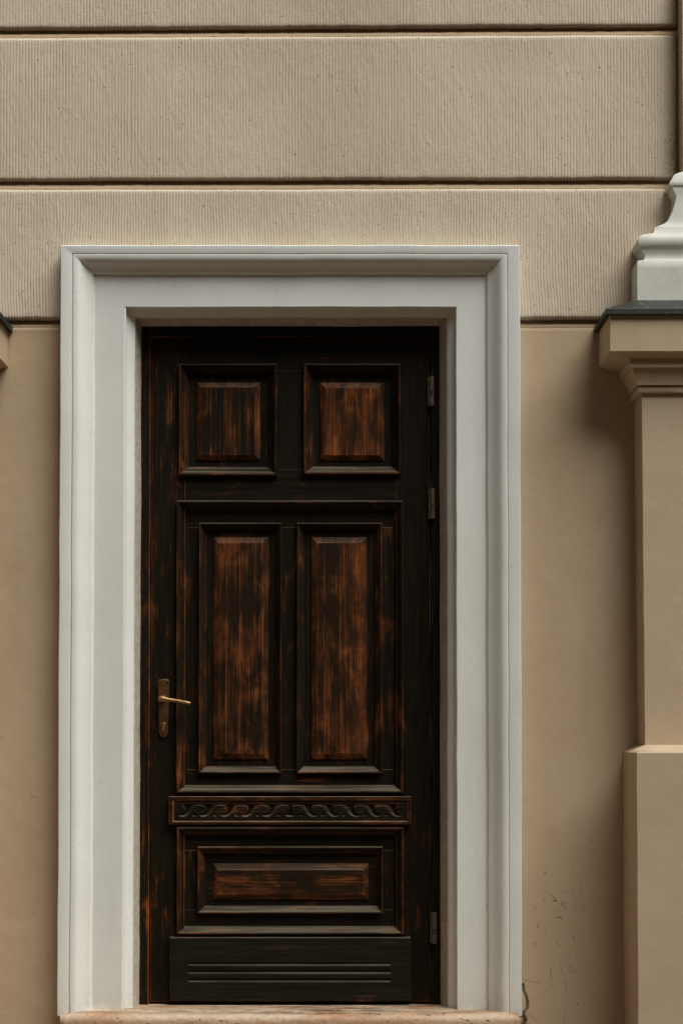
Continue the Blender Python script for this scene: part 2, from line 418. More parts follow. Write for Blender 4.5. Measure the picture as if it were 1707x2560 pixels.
SCUFF = [
 (pts((0.6216,0.0000,0.8478), (0.6431,0.0000,0.8252)), .0022, .75, 0), (pts((0.6347,0.0000,0.8228), (0.6419,0.0000,0.8204)), .0065, 1, .0015),
 (pts((0.6562,0.0000,0.8192), (0.6754,0.0000,0.8168)), .003, .7, 0), (pts((0.6598,0.0000,0.8133), (0.6717,0.0000,0.7989)), .004, .7, 0),
 (pts((0.6298,0.0000,0.7966), (0.6657,0.0000,0.7954)), .002, .5, 0), (pts((0.6429,0.0000,0.7727), (0.6561,0.0000,0.7715)), .006, .95, .001),
 (pts((0.6075,0.0000,0.9063), (0.6123,0.0000,0.9075)), .006, .7, 0), (pts((0.6072,0.0000,0.8335), (0.6060,0.0000,0.8252)), .005, .6, 0),
 (pts((0.5772,0.0000,0.8097), (0.5796,0.0000,0.7989)), .006, .5, 0), (pts((0.5854,0.0000,0.7453), (0.5902,0.0000,0.7548)), .004, .85, 0),
 (pts((0.6081,0.0000,0.7322), (0.6081,0.0000,0.7203)), .003, .5, 0), (pts((0.6249,0.0000,0.7536), (0.6261,0.0000,0.7369)), .002, .5, 0),
 (pts((0.6427,0.0000,0.6988), (0.6486,0.0000,0.6917), (0.6558,0.0000,0.6917)), .003, .75, 0), (pts((0.6942,0.0000,0.7191), (0.6953,0.0000,0.7072)), .004, .8, 0),
 (pts((0.6707,0.0000,0.8526), (0.6719,0.0000,0.8514)), .006, .6, 0), (pts((0.6922,0.0000,0.8490), (0.6970,0.0000,0.8288)), .002, .5, 0),
 (pts((0.7255,0.0000,0.7954), (0.7267,0.0000,0.7942)), .004, .9, 0), (pts((0.6981,0.0000,0.8025), (0.6992,0.0000,0.8013)), .003, .7, 0),
 (pts((0.6245,0.0000,0.6226), (0.6256,0.0000,0.5940), (0.6279,0.0000,0.5845)), .003, .65, 0), (pts((0.6544,0.0000,0.6321), (0.6591,0.0000,0.6083)), .0028, .65, 0),
 (pts((0.6650,0.0000,0.5869), (0.6709,0.0000,0.5738)), .003, .7, 0), (pts((0.6831,0.0000,0.6321), (0.6890,0.0000,0.6131), (0.7021,0.0000,0.6143)), .003, .6, 0),
 (pts((0.6709,0.0000,0.5607), (0.6696,0.0000,0.5488)), .003, .6, 0), (pts((0.7030,0.0000,0.5143), (0.7041,0.0000,0.5131)), .006, 1, .001),
 (pts((0.6659,0.0000,0.4941), (0.6634,0.0000,0.4644)), .0028, .6, 0), (pts((0.7467,0.0000,1.0079), (0.7491,0.0000,1.0031)), .004, .8, 0),
 (pts((0.7011,0.0000,0.6655), (0.7023,0.0000,0.6631)), .004, .5, 0), (pts((0.6616,0.0000,0.6512), (0.6628,0.0000,0.6488)), .004, .5, 0),
 (pts((0.6235,0.0000,1.0354), (0.6259,0.0000,1.0342)), .004, .5, 0), (pts((0.5745,0.0000,0.6988), (0.5817,0.0000,0.6964)), .012, .3, 0),
 # crack and broken edge beside the foot of the surround
 (pts((0.5419,0.0000,0.5726), (0.5430,0.0000,0.5560), (0.5501,0.0000,0.5393), (0.5549,0.0000,0.5203), (0.5536,0.0000,0.5013), (0.5452,0.0000,0.4882)), .0052, 1.0, .006),
 (pts((0.5443,0.0000,0.5881), (0.5634,0.0000,0.5833), (0.5933,0.0000,0.5786)), .0018, .7, 0),
 (pts((0.5537,0.0000,0.5262), (0.5812,0.0000,0.5322), (0.6075,0.0000,0.5512), (0.6195,0.0000,0.5655), (0.6350,0.0000,0.5667)), .0016, .5, 0),
 (pts((0.5428,0.0000,0.4882), (0.5548,0.0000,0.4894), (0.5667,0.0000,0.4810), (0.5869,0.0000,0.4632)), .0024, .7, 0),
 (pts((0.5368,0.0000,0.4846), (0.5451,0.0000,0.4680), (0.5403,0.0000,0.4406)), .010, 1.0, .010),
]
SCUFF_L = [(pts((-0.9689,0.0000,1.1311), (-0.9090,0.0000,1.1359)), .0022, .35, 0), (pts((-0.9724,0.0000,1.1083), (-0.9449,0.0000,1.1107)), .002, .35, 0),
 (pts((-0.9205,0.0000,0.7858), (-0.9158,0.0000,0.7989)), .003, .6, 0), (pts((-0.9104,0.0000,0.9314), (-0.9092,0.0000,0.9302)), .004, .7, 0), (pts((-0.9422,0.0000,0.8156), (-0.9410,0.0000,0.8144)), .003, .6, 0),
 (pts((-0.9091,0.0000,0.6655), (-0.9079,0.0000,0.6643)), .004, .7, 0), (pts((-0.8768,0.0000,0.6559), (-0.8756,0.0000,0.6547)), .004, .7, 0), (pts((-0.9268,0.0000,0.6166), (-0.9256,0.0000,0.6155)), .004, .7, 0),
 (pts((-1.0239,0.0000,1.3156), (-1.0166,0.0000,1.3108)), .003, .6, 0), (pts((-0.9071,0.0000,0.5001), (-0.9059,0.0000,0.4989)), .004, .6, 0), (pts((-1.0051,0.0000,0.5036), (-1.0027,0.0000,0.5024)), .004, .6, 0)]
zt = 2.5528
zm = 1.0545
lower(XL_END - 0.02, CAS_L, 0.42, zt, 0.006, 0.006, 51, SCUFF_L, 'smooth beige wall left of the door')
lower(CAS_R, XR_END + 0.05, 0.40, zt, 0.0019, 0.007, 61, SCUFF, 'smooth beige wall right of the door, scuffed and cracked at its foot', zm)
for a, b, s in ((-3.2, XL_END - 0.3, 3), (XR_END + 0.3, 3.2, 4)):          # the facade goes on beyond both pilasters
    V, F = box(a, b, 0.0, 0.045, 0.0, 3.62); obj('lower_wall', V, F, 'lower', facade, attrs=dict(dirt=[0] * 8))
for a, b in ((XL_END - 0.3, CAS_L - 0.0), (CAS_R, XR_END + 0.3)):
    V, F = box(a, b, 0.012, 0.045, 0.0, 0.415); obj('lower_wall', V, F, 'lower', facade, attrs=dict(dirt=[0] * 8))

# ---- plain house front added unseen behind the viewer to shade and warm the light
oh = thing('added_house_across_street', 'added plain warm beige house front, unseen behind the viewer, that shades and warms the light', 'house', (0, -9.5, 0))
V, F = box(-18, 18, -18, -9.5, 0, 11.0); obj('added_house_body', V, F, 'pil', oh, attrs=dict(dirt=[0] * 8))
V = [(-18.3, -9.2, 11.0), (18.3, -9.2, 11.0), (18.3, -18.3, 11.0), (-18.3, -18.3, 11.0), (-18.3, -13.8, 12.4), (18.3, -13.8, 12.4)]
obj('roof', V, [[0, 1, 5, 4], [2, 3, 4, 5], [0, 4, 3], [1, 2, 5], [0, 3, 2, 1]], 'core', oh)
for fl in (1.1, 4.6, 8.0):
    for i in range(-5, 6):
        V, F = box(i * 2.8 - 0.55, i * 2.8 + 0.55, -9.5, -9.46, fl, fl + 1.9); wf = obj('window', V, F, 'white', oh, attrs=dict(dirt=[0] * 8))
        for sx in (-1, 1):
            V, F = box(i * 2.8 + sx * 0.25 - 0.21, i * 2.8 + sx * 0.25 + 0.21, -9.46, -9.45, fl + 0.1, fl + 1.8); obj('pane', V, F, 'dark', wf)

# ================================================================= PILASTERS
XC = 0.8849 + 0.26
def loft(name, prof, mat, parent, mirror, seed, auto=35, sub=1, dirt=None, yb=0.03, amp=0.0007, label=None, cap=True):
    """prof: front left corners (x, y, z) from bottom to top; the pier is symmetrical about XC, its back in the wall."""
    V, F, D = [], [], []
    P = []
    for a, b in zip(prof, prof[1:]):
        L = math.dist(a, b); n = max(1, int(L / 0.02)) if sub else 1
        for k in range(n): P.append([a[j] + (b[j] - a[j]) * k / n for j in range(3)])
    P.append(list(prof[-1]))
    NF = 12
    for (x, y, z) in P:
        xr = 2 * XC - x
        line = [(x, yb, z)] + [(x, yb + (y - yb) * t, z) for t in (0.5,)] + [(x + (xr - x) * t / NF, y, z) for t in range(NF + 1)] + [(xr, yb + (y - yb) * 0.5, z), (xr, yb, z)]
        for q in line:
            d = wob(q, amp, 9, seed); e_ = wob(q, 0.0006, 70, seed); d = [d[k_] + e_[k_] for k_ in range(3)]; q = (q[0] + d[0], q[1] + d[1], q[2] + d[2] * 0.6)
            V.append((2 * XB - q[0], q[1], q[2]) if mirror else q)
            D.append(dirt(q) if dirt else 0.0)
    k = NF + 5
    for i in range(len(P) - 1):
        for j in range(k - 1): F.append([i * k + j, i * k + j + 1, (i + 1) * k + j + 1, (i + 1) * k + j])
    if cap:
        F.append(list(range(k))[::-1]); F.append([(len(P) - 1) * k + j for j in range(k)])
    o = obj(name, V, F, mat, parent, attrs=dict(dirt=D), auto=auto, label=label); fix_normals(o)
    return o
pz = (0.8442,-0.2000,1.2717)
def pilaster(mirror, label, uplabel, group):
    bx = 2 * XB - XC if mirror else XC
    s = 5.0 if mirror else 0.0
    t = thing('pilaster', label, 'pilaster', (bx, 0.0, 0.0), group)
    worn = lambda q: 0.75 * max(0, noise.noise(Vector(q) * 16) + 0.1)
    loft('pedestal', [(pz[0], pz[1], 0.0), (pz[0], pz[1], pz[2] - 0.003), (pz[0] + 0.003, pz[1] + 0.003, pz[2] + 0.001), (0.8863,-0.1100,1.2914)], 'pil', t, mirror, 1 + s, amp=0.0012)
    loft('shaft', [(0.8881,-0.1070,1.2879), (0.8855,-0.1070,1.7166), (0.8826,-0.1070,2.3257)], 'pil', t, mirror, 2 + s, amp=0.0012)
    loft('necking', [(0.8724,-0.1160,2.3248), (0.8709,-0.1180,2.3266), (0.8709,-0.1180,2.3432), (0.8746,-0.1120,2.3458), (0.8746,-0.1120,2.3482),
                     (0.8650,-0.1240,2.3464), (0.8633,-0.1270,2.3598), (0.8588,-0.1320,2.3703), (0.8516,-0.1390,2.3838), (0.8489,-0.1410,2.3927), (0.8473,-0.1430,2.3957)], 'pil', t, mirror, 3 + s, 50)
    cor = loft('cornice', [(0.8400,-0.1500,2.3927), (0.8390,-0.1500,2.4173), (0.8033,-0.1600,2.4228), (0.7964,-0.1660,2.4271), (0.7794,-0.1760,2.4302), (0.7767,-0.1780,2.4320), (0.7772,-0.1780,2.5426)], 'pil', t, mirror, 4 + s, 25)
    # folded sheet-metal weathering on the cornice
    loft('flashing', [(0.7664,-0.1860,2.5379), (0.7634,-0.1900,2.5355), (0.7620,-0.1910,2.5364), (0.7621,-0.1910,2.5515), (0.7636,-0.1890,2.5539), (0.8710,-0.1010,2.6034), (0.8828,-0.0900,2.6092)], 'flash', t, mirror, 5 + s, 20, amp=0.0005,
         label='dark green sheet-metal cap on the cornice')
    u = thing('upper_pilaster', uplabel, 'pilaster', (bx, 0.0, 2.5586), 'upper pilasters')
    gr = lambda q: min(1.0, max(0, 0.9 * noise.noise(Vector(q) * 11) + 0.15))
    loft('plinth', [(0.8722,-0.1000,2.5538), (0.8729,-0.1000,2.7190), (0.8757,-0.0980,2.7220)], 'cream', u, mirror, 6 + s, dirt=gr)
    b = [(1595,651,-.098)]
    loft('base_moulding', [(0.8825,-0.0940,2.7240), (0.8940,-0.0900,2.7271), (0.8974,-0.0880,2.7313), (0.8982,-0.0870,2.7424), (0.8933,-0.0880,2.7492), (0.8894,-0.0900,2.7557), (0.8878,-0.0920,2.7622),
          (0.8799,-0.0960,2.7667), (0.8760,-0.0980,2.7744), (0.8752,-0.0990,2.7812), (0.8772,-0.0980,2.7899), (0.8826,-0.0950,2.7969), (0.8918,-0.0910,2.8019), (0.9195,-0.0890,2.8073), (0.9246,-0.0870,2.8098),
          (0.9273,-0.0860,2.8251), (0.9399,-0.0830,2.8310), (0.9572,-0.0800,2.8392), (0.9696,-0.0780,2.8495), (0.9808,-0.0760,2.8706), (0.9897,-0.0740,2.8965), (0.9949,-0.0730,2.9197), (0.9937,-0.0730,2.9305),
          (0.9858,-0.0740,2.9445), (0.9841,-0.0740,2.9541), (0.9763,-0.0770,2.9553), (0.9743,-0.0780,2.9597), (0.9749,-0.0780,2.9645), (0.9816,-0.0750,2.9729), (0.9883,-0.0720,2.9872), (0.9962,-0.0690,2.9932), (1.0170,-0.0620,3.0020)],
         'cream', u, mirror, 7 + s, 40, sub=0, dirt=gr, label='white moulded base with torus and swept neck')
    top = (1.0187,-0.0600,3.0052)
    loft('shaft', [(1.0186,-0.0600,3.0016), (top[0], top[1], 3.62)], 'pil', u, mirror, 8 + s)
pilaster(False, 'beige pilaster with dark metal cornice cap on the right edge of the picture', 'white moulded pilaster base above the dark metal cap, upper right', 'pilasters beside the door')
pilaster(True, 'beige pilaster of which only the cornice tip shows at the left edge', 'upper pilaster with white base beyond the left edge', 'pilasters beside the door')

# ================================================================= THRESHOLD
SY = [0.20, 0.10, 0.075, -0.02, -0.055, -0.072, -0.084, -0.091, -0.094, -0.092, -0.088, -0.086]
SZ = [0.4983 + 0.001, 0.4987, 0.4988, 0.5040, 0.5037, 0.5024, 0.4989, 0.4922, 0.4835, 0.4703, 0.4555, 0.4411]
th = thing('threshold', 'worn reddish stone doorstep with rounded edge under the dark door', 'doorstep', (-0.1517, -0.05, 0.0))
x0, x1 = -0.8240, 0.5198
n = 300
V, D = [], []
prof = list(zip(SY, SZ)) + [(-0.086, 0.36), (0.20, 0.36)]
for i in range(n + 1):
    x = x0 + (x1 - x0) * i / n
    e = min(i, n - i) / n
    for j, (y, z) in enumerate(prof):
        k = 0.0022 if 2 < j < 12 else 0.0004
        d = noise.noise((x * 11, j * 0.35, 0.5)) * k + noise.noise((x * 55, j * 0.8, 3.5)) * k * 0.5
        chip = 0.0
        if 4 <= j <= 9:
            c = noise.noise((x * 8.5, 7.7, j * 0.22)); chip = 0.010 * max(0, c - 0.48) / 0.5
            if x < x0 + 0.06: chip += 0.012 * (1 - (x - x0) / 0.06) * (0.6 + 0.6 * noise.noise((x * 70, j, 1)))
            if x > x1 - 0.03: chip += 0.010 * (1 - (x1 - x) / 0.03) * (0.6 + 0.6 * noise.noise((x * 70, j, 1)))
        V.append((x, y + d * 0.6 + chip * (1.0 if j > 4 else 0.2), z + d * 0.5 - chip * 0.5))
        D.append(min(1, max(0, {1: .5, 2: .4, 3: .35, 4: .5, 5: .35}.get(j, 0.1) + (0.35 * math.exp(-((x + 0.02) / 0.22) ** 2) if j < 6 else 0) + 8 * chip * 6)))
k = len(prof)
F = [[i * k + j, i * k + (j + 1) % k, (i + 1) * k + (j + 1) % k, (i + 1) * k + j] for i in range(n) for j in range(k)]
F += [list(range(k)), [n * k + j for j in range(k)]]
o = obj('step_slab', V, F, 'stone', th, attrs=dict(dirt=D), auto=50); fix_normals(o)
V, F = box(x0 + 0.01, x1 - 0.01, -0.07, 0.2, 0.0, 0.355); obj('step_base', V, F, 'core', th)
for z, y in ((0.34, -0.36), (0.17, -0.66)):
    V, F, W_ = bevel_box(x0 - 0.1, x1 + 0.1, y, -0.095, 0.0, z, 0.008); obj('step', V, F, 'stone', th, attrs=dict(dirt=[0] * len(V)))

# ================================================================= WHITE DOOR SURROUND
RINGS = [(-0.8377,0.5318,2.7826,-0.0569), (-0.8352,0.5296,2.7797,-0.0603), (-0.8062,0.4982,2.7592,-0.0603), (-0.8045,0.4959,2.7576,-0.0597), (-0.8033,0.4950,2.7574,-0.0569), (-0.8015,0.4932,2.7562,-0.0569), (-0.7985,0.4905,2.7532,-0.0603),
 (-0.7885,0.4816,2.7431,-0.0600), (-0.7809,0.4725,2.7359,-0.0563), (-0.7729,0.4640,2.7291,-0.0479), (-0.7638,0.4543,2.7224,-0.0390), (-0.7565,0.4465,2.7158,-0.0334), (-0.7510,0.4408,2.7095,-0.0306), (-0.7478,0.4380,2.7070,-0.0289), (-0.7441,0.4351,2.7066,-0.0227), (-0.7408,0.4323,2.7043,-0.0206),
 (-0.6524,0.3456,2.6086,-0.0205), (-0.6486,0.3428,2.6064,-0.0180), (-0.6492,0.3423,2.6094,-0.0018), (-0.6464,0.3386,2.6074,0.0036), (-0.6388,0.3306,2.5993,0.0090), (-0.6302,0.3220,2.5903,0.0158), (-0.6262,0.3188,2.5882,0.0211), (-0.6260,0.3181,2.5890,0.0280),
 (-0.6245,0.3168,2.5886,0.0350), (-0.6144,0.3008,2.5767,0.0745), (-0.6160,0.3012,2.5799,0.0900)]
def sill_z(y, out):
    ys = SY[::-1]; zs = SZ[::-1]
    return float(np.interp(y, ys, zs)) - 0.006
dsr = thing('door_surround', 'white painted moulded plaster surround framing the dark wooden door', 'door surround', (-0.1547, 0.0, 0.5))
def jamb_pts(side, r, nseg):
    xL, xR, zt_, y = r; x = xL if side < 0 else xR
    zb = sill_z(y, 0) - (0.004 if y < -0.04 else 0)
    return [(x, y - (0.0009 if y < -0.021 else 0.0), zb + (zt_ - zb) * i / nseg) for i in range(nseg + 1)]     # jamb mouldings stand a hair proud at the mitre
def head_pts(r, nseg):
    xL, xR, zt_, y = r
    return [(xL + (xR - xL) * i / nseg, y, zt_) for i in range(nseg + 1)]
def strips(name, lines, mat, parent, flip, dirt, amp=0.0016, auto=28, label=None):
    nseg = len(lines[0]); V, D, F = [], [], []
    for li, l in enumerate(lines):
        for q in l:
            d = wob(q, amp, 6.0); e = wob(q, amp * 0.35, 40.0, 4.0)
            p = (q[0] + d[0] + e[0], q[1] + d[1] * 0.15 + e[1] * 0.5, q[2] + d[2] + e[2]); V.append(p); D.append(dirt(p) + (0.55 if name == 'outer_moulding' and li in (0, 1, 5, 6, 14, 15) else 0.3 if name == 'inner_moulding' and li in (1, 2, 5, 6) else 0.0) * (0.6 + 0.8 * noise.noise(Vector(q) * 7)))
    for i in range(len(lines) - 1):
        for j in range(nseg - 1):
            f = [i * nseg + j, i * nseg + j + 1, (i + 1) * nseg + j + 1, (i + 1) * nseg + j]
            F.append(f[::-1] if flip else f)
    return obj(name, V, F, mat, parent, attrs=dict(dirt=D), auto=auto, label=label)
back = list(RINGS[0]); back[3] = 0.012; back = tuple(back)
SETS = [('outer_moulding', [back] + RINGS[:15]), ('architrave', RINGS[14:18]), ('inner_moulding', RINGS[17:24]), ('reveal', RINGS[23:])]
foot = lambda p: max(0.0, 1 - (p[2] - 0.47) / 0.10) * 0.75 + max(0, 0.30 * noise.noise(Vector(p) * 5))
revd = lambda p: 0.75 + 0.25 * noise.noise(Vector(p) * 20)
for side, nm in ((-1, 'jamb'), (1, 'jamb'), (0, 'head')):
    mk = (lambda r: head_pts(r, 70)) if side == 0 else (lambda r, s=side: jamb_pts(s, r, 130))
    lines = [mk(r) for r in SETS[1][1]]
    par = strips(nm, lines, 'white', dsr, side < 0 or False, foot)
    fix_normals(par)
    for sn, rs in (SETS[0], SETS[2], SETS[3]):
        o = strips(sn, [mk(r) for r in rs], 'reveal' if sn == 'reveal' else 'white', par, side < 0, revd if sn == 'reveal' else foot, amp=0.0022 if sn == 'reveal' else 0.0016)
# normals of open sheets: make every face look towards the street or the opening
for o in [c for p in dsr.children for c in p.children] + list(dsr.children):
    me = o.data; cx = 0.0
    avg = Vector((0, 0, 0))
    for p in me.polygons: avg += p.normal * p.area
    if avg.y > 0: me.flip_normals()

# ================================================================= WOODEN DOOR FRAME (fixed) AND LEAF
fr = thing('wooden_doorcase', 'narrow dark wooden frame fixed in the opening around the door', 'door frame', (-0.1564, 0.08, 0.5))
def board(name, r, y1, mat, parent, b=0.0015, wear=0.8, base=0.0, label=None):
    V, F, W_ = bevel_box(r[0], r[1], r[4], y1, r[2], r[3], b, wear, base)
    return obj(name, V, F, mat, parent, attrs=dict(wear=W_), label=label)
board('jamb', (-0.6170,-0.5864,0.4982,2.5962,0.0780), 0.16, 'wv', fr, base=0.12)
board('jamb', (0.2759,0.3053,0.4978,2.5968,0.0800), 0.16, 'wv', fr, base=-0.25)
board('head', (-0.6315,0.3154,2.5445,2.5891,0.0790), 0.16, 'wh', fr, base=-0.3)

door = thing('door_leaf', 'dark worn panelled wooden door with carved band and bronze handle', 'door', (-0.1567, 0.085, 0.5066))
YS = 0.086
board('stile', (-0.5837,-0.4796,0.5064,2.5415,0.0860), 0.125, 'wv', door, base=0.06)
board('stile', (0.1672,0.2726,0.5064,2.5415,0.0860), 0.125, 'wv', door, base=-0.14)
board('rail', (-0.4817,0.1677,2.4438,2.5416,0.0862), 0.125, 'wh', door, wear=0.2, base=-0.15)
board('rail', (-0.4807,0.1673,2.0201,2.1385,0.0862), 0.125, 'wh', door, wear=0.4, base=0.0)
board('rail', (-0.4782,0.1665,1.0197,1.1613,0.0862), 0.125, 'wh', door, base=0.0)
board('rail', (-0.4770,0.1661,0.5064,0.7298,0.0862), 0.125, 'wh', door, base=0.0)
board('mullion', (-0.2159,-0.1003,2.1391,2.4432,0.0863), 0.125, 'wv', door, wear=0.3, base=-0.12)

def rect_side(rings, side):
    """one mitred strip of a rectangular frame; rings (x0,x1,z0,z1,y,wear) from outside in"""
    V, W_ = [], []
    for (a, b, c, d, y, wr) in rings:
        q = {'t': ((a, y, d), (b, y, d)), 'b': ((b, y, c), (a, y, c)), 'l': ((a, y, c), (a, y, d)), 'r': ((b, y, d), (b, y, c))}[side]
        n = 10
        for i in range(n + 1):
            V.append(tuple(q[0][k] + (q[1][k] - q[0][k]) * i / n for k in range(3))); W_.append(wr)
    n = 11
    F = [[i * n + j, (i + 1) * n + j, (i + 1) * n + j + 1, i * n + j + 1] for i in range(len(rings) - 1) for j in range(n - 1)]
    return V, F, W_
def moulding(rings, parent, bias=(0, 0, 0, 0)):
    for s, bb in zip('tblr', bias):
        V, F, W_ = rect_side(rings, s)
        o = obj('moulding', V, F, 'wh' if s in 'tb' else 'wv', parent, attrs=dict(wear=[x * 0.45 - 0.08 + bb * 0.8 for x in W_]), auto=30)
        avg = sum((p.normal.y * p.area for p in o.data.polygons))
        if avg > 0: o.data.flip_normals()
def frame_rings(o, i, y0, yp, yi, s=1.0):
    """bolection profile from outer rectangle o to inner rectangle i (x0,x1,z0,z1): up from y0 to proud yp, down to yi"""
    L = lambda t: tuple(o[k] + (i[k] - o[k]) * t for k in range(4))
    out = []
    for t, y, wr in ((0.0, y0 + 0.004, 0.1), (0.01, yp + 0.004, 0.5), (0.06, yp + 0.0012, 0.8), (0.13, yp, 0.95), (0.24, yp + 0.0006, 0.65), (0.28, yp + 0.0035, 0.35), (0.34, yp + 0.0045, 0.55), (0.46, yp + (yi - yp) * 0.36, 0.35), (0.62, yp + (yi - yp) * 0.58, 0.2),
                     (0.74, yp + (yi - yp) * 0.70, 0.55), (0.80, yp + (yi - yp) * 0.74, 0.6), (0.84, yp + (yi - yp) * 0.9, 0.15), (1.0, yi, 0.1)):
        out.append((*L(t), y, wr))
    return out
def raised(name, field, ro, rf, yf, yt, seams, parent, mat, base, mould=None, bias=(0, 0, 0, 0), label=None):
    """recessed flat + fielded panel: field rect, raised outer rect, raised face rect; boards split at seams"""
    L = lambda a, b, t: tuple(a[k] + (b[k] - a[k]) * t for k in range(4))
    rings = [(*field, yf, -0.05), (*L(field, ro, 0.9), yf, 0.1), (*ro, yf, 0.3), (*L(ro, rf, 0.06), yf - 0.0045, 0.7), (*L(ro, rf, 0.14), yf - 0.005, 0.5), (*L(ro, rf, 0.92), yt + 0.0012, 0.55), (*rf, yt + 0.0002, 0.85)]
    V, F, W_ = [], [], []
    for s in 'tblr':
        v, f, w_ = rect_side(rings, s); k = len(V); V += v; W_ += w_; F += [[i + k for i in q] for q in f]
    p = obj(name, V, F, mat, parent, attrs=dict(wear=W_), label=label)
    avg = sum((q.normal.y * q.area for q in p.data.polygons))
    if avg > 0: p.data.flip_normals()
    a, b, c, d = rf
    cuts = [a] + list(seams) + [b] if mat == 'wv' else [c] + list(seams) + [d]
    for i, (q0, q1) in enumerate(zip(cuts, cuts[1:])):
        g = 0.0004
        off = 0.0003 * ((i * 7) % 3)
        r = (q0 + g, q1 - g, c, d, yt + off) if mat == 'wv' else (a, b, q0 + g, q1 - g, yt + off)
        board('board', r, yf + 0.004, mat, p, b=0.0009, wear=0.6, base=base + random.uniform(-0.12, 0.14))
    if mould: moulding(mould, p, bias)
    return p
def q4(t): return t[:4]
YF, YT, YM = 0.102, 0.089, 0.070
# two small upper panels
raised('panel', q4((-0.4734,-0.2253,2.1451,2.4366,0.1020)), q4((-0.4468,-0.2499,2.1672,2.4090,0.1010)), q4((-0.4308,-0.2652,2.1822,2.3918,0.0890)), YF, YT,
       [-0.4006, -0.3600, -0.3132], door, 'wv', 0.28,
       frame_rings(q4((-0.5000,-0.1969,2.1143,2.4606,0.0750)), q4((-0.4707,-0.2277,2.1472,2.4324,0.1000)), YS, YM, 0.101), (-.05, .2, .35, .0), 'upper left fielded panel, rubbed to red-brown')
raised('panel', q4((-0.0895,0.1562,2.1451,2.4366,0.1020)), q4((-0.0654,0.1314,2.1666,2.4084,0.1010)), q4((-0.0498,0.1163,2.1810,2.3900,0.0890)), YF, YT,
       [-0.0302, 0.0178, 0.0658], door, 'wv', 0.60,
       frame_rings(q4((-0.1172,0.1822,2.1179,2.4606,0.0750)), q4((-0.0870,0.1536,2.1485,2.4324,0.1000)), YS, YM, 0.101), (-.05, .2, .25, -.05), 'upper right fielded panel, rubbed bright orange-brown')
# tall middle field holding two narrow panels
YB = 0.097
mf = board('inner_rail', (-0.4771,0.1607,1.9613,2.0095,0.0972), 0.124, 'wh', door, wear=0.2, base=-0.1)
board('inner_rail', (-0.4751,0.1600,1.1633,1.2147,0.0972), 0.124, 'wh', door, wear=0.2, base=-0.1)
for r_, b_ in (((-0.4761,-0.4257,1.2150,1.9610,0.0970), 0.1), ((-0.1960,-0.1247,1.2150,1.9610,0.0970), 0.12), ((0.1124,0.1603,1.2150,1.9610,0.0970), 0.12)):
    board('inner_stile', r_, 0.124, 'wv', door, wear=0.2, base=b_)
moulding(frame_rings(q4((-0.5055,0.1901,1.1422,2.0392,0.0750)), q4((-0.4730,0.1579,1.1694,2.0033,0.0970)), YS, YM, 0.099), mf, (-.05, .15, .1, .05))
raised('panel', q4((-0.4153,-0.2024,1.2219,1.9549,0.1040)), q4((-0.3944,-0.2246,1.2452,1.9302,0.1040)), q4((-0.3794,-0.2437,1.2626,1.9115,0.0940)), 0.106, 0.094,
       [-0.3530, -0.3100], door, 'wv', 0.44,
       frame_rings(q4((-0.4380,-0.1832,1.2016,1.9719,0.0850)), q4((-0.4142,-0.2037,1.2243,1.9526,0.1050)), YB, 0.082, 0.105), (.05, .2, .3, .15), 'tall left fielded panel, worn red-brown')
raised('panel', q4((-0.1175,0.1015,1.2219,1.9549,0.1040)), q4((-0.0929,0.0781,1.2452,1.9302,0.1040)), q4((-0.0773,0.0595,1.2626,1.9115,0.0940)), 0.106, 0.094,
       [-0.0522, -0.0031], door, 'wv', 0.46,
       frame_rings(q4((-0.1378,0.1256,1.2016,1.9719,0.0850)), q4((-0.1157,0.0991,1.2243,1.9526,0.1050)), YB, 0.082, 0.105), (.05, .2, .2, .25), 'tall right fielded panel, worn red-brown')
# low panel with double frame
lf = board('inner_rail', (-0.4795,0.1611,0.9675,1.0164,0.0972), 0.124, 'wh', door, wear=0.2, base=-0.1)
board('inner_rail', (-0.4790,0.1609,0.7332,0.7856,0.0972), 0.124, 'wh', door, wear=0.2, base=-0.1)
board('inner_stile', (-0.4792,-0.4290,0.7859,0.9673,0.0970), 0.124, 'wv', door, wear=0.2, base=0.0)
board('inner_stile', (0.1157,0.1610,0.7859,0.9673,0.0970), 0.124, 'wv', door, wear=0.2, base=-0.05)
moulding(frame_rings(q4((-0.5024,0.1906,0.7120,1.0399,0.0750)), q4((-0.4755,0.1573,0.7381,1.0091,0.0970)), YS, YM, 0.099), lf, (-.15, .0, .3, -.05))
raised('panel', q4((-0.4211,0.1122,0.7945,0.9621,0.1040)), q4((-0.3917,0.0828,0.8153,0.9254,0.1040)), q4((-0.3798,0.0679,0.8299,0.9080,0.0940)), 0.106, 0.094,
       [], door, 'wh', 0.45,
       frame_rings(q4((-0.4401,0.1263,0.7738,0.9795,0.0850)), q4((-0.4176,0.1085,0.7969,0.9559,0.1050)), YB, 0.082, 0.105), (.15, .1, .1, .1), 'low wide fielded panel')

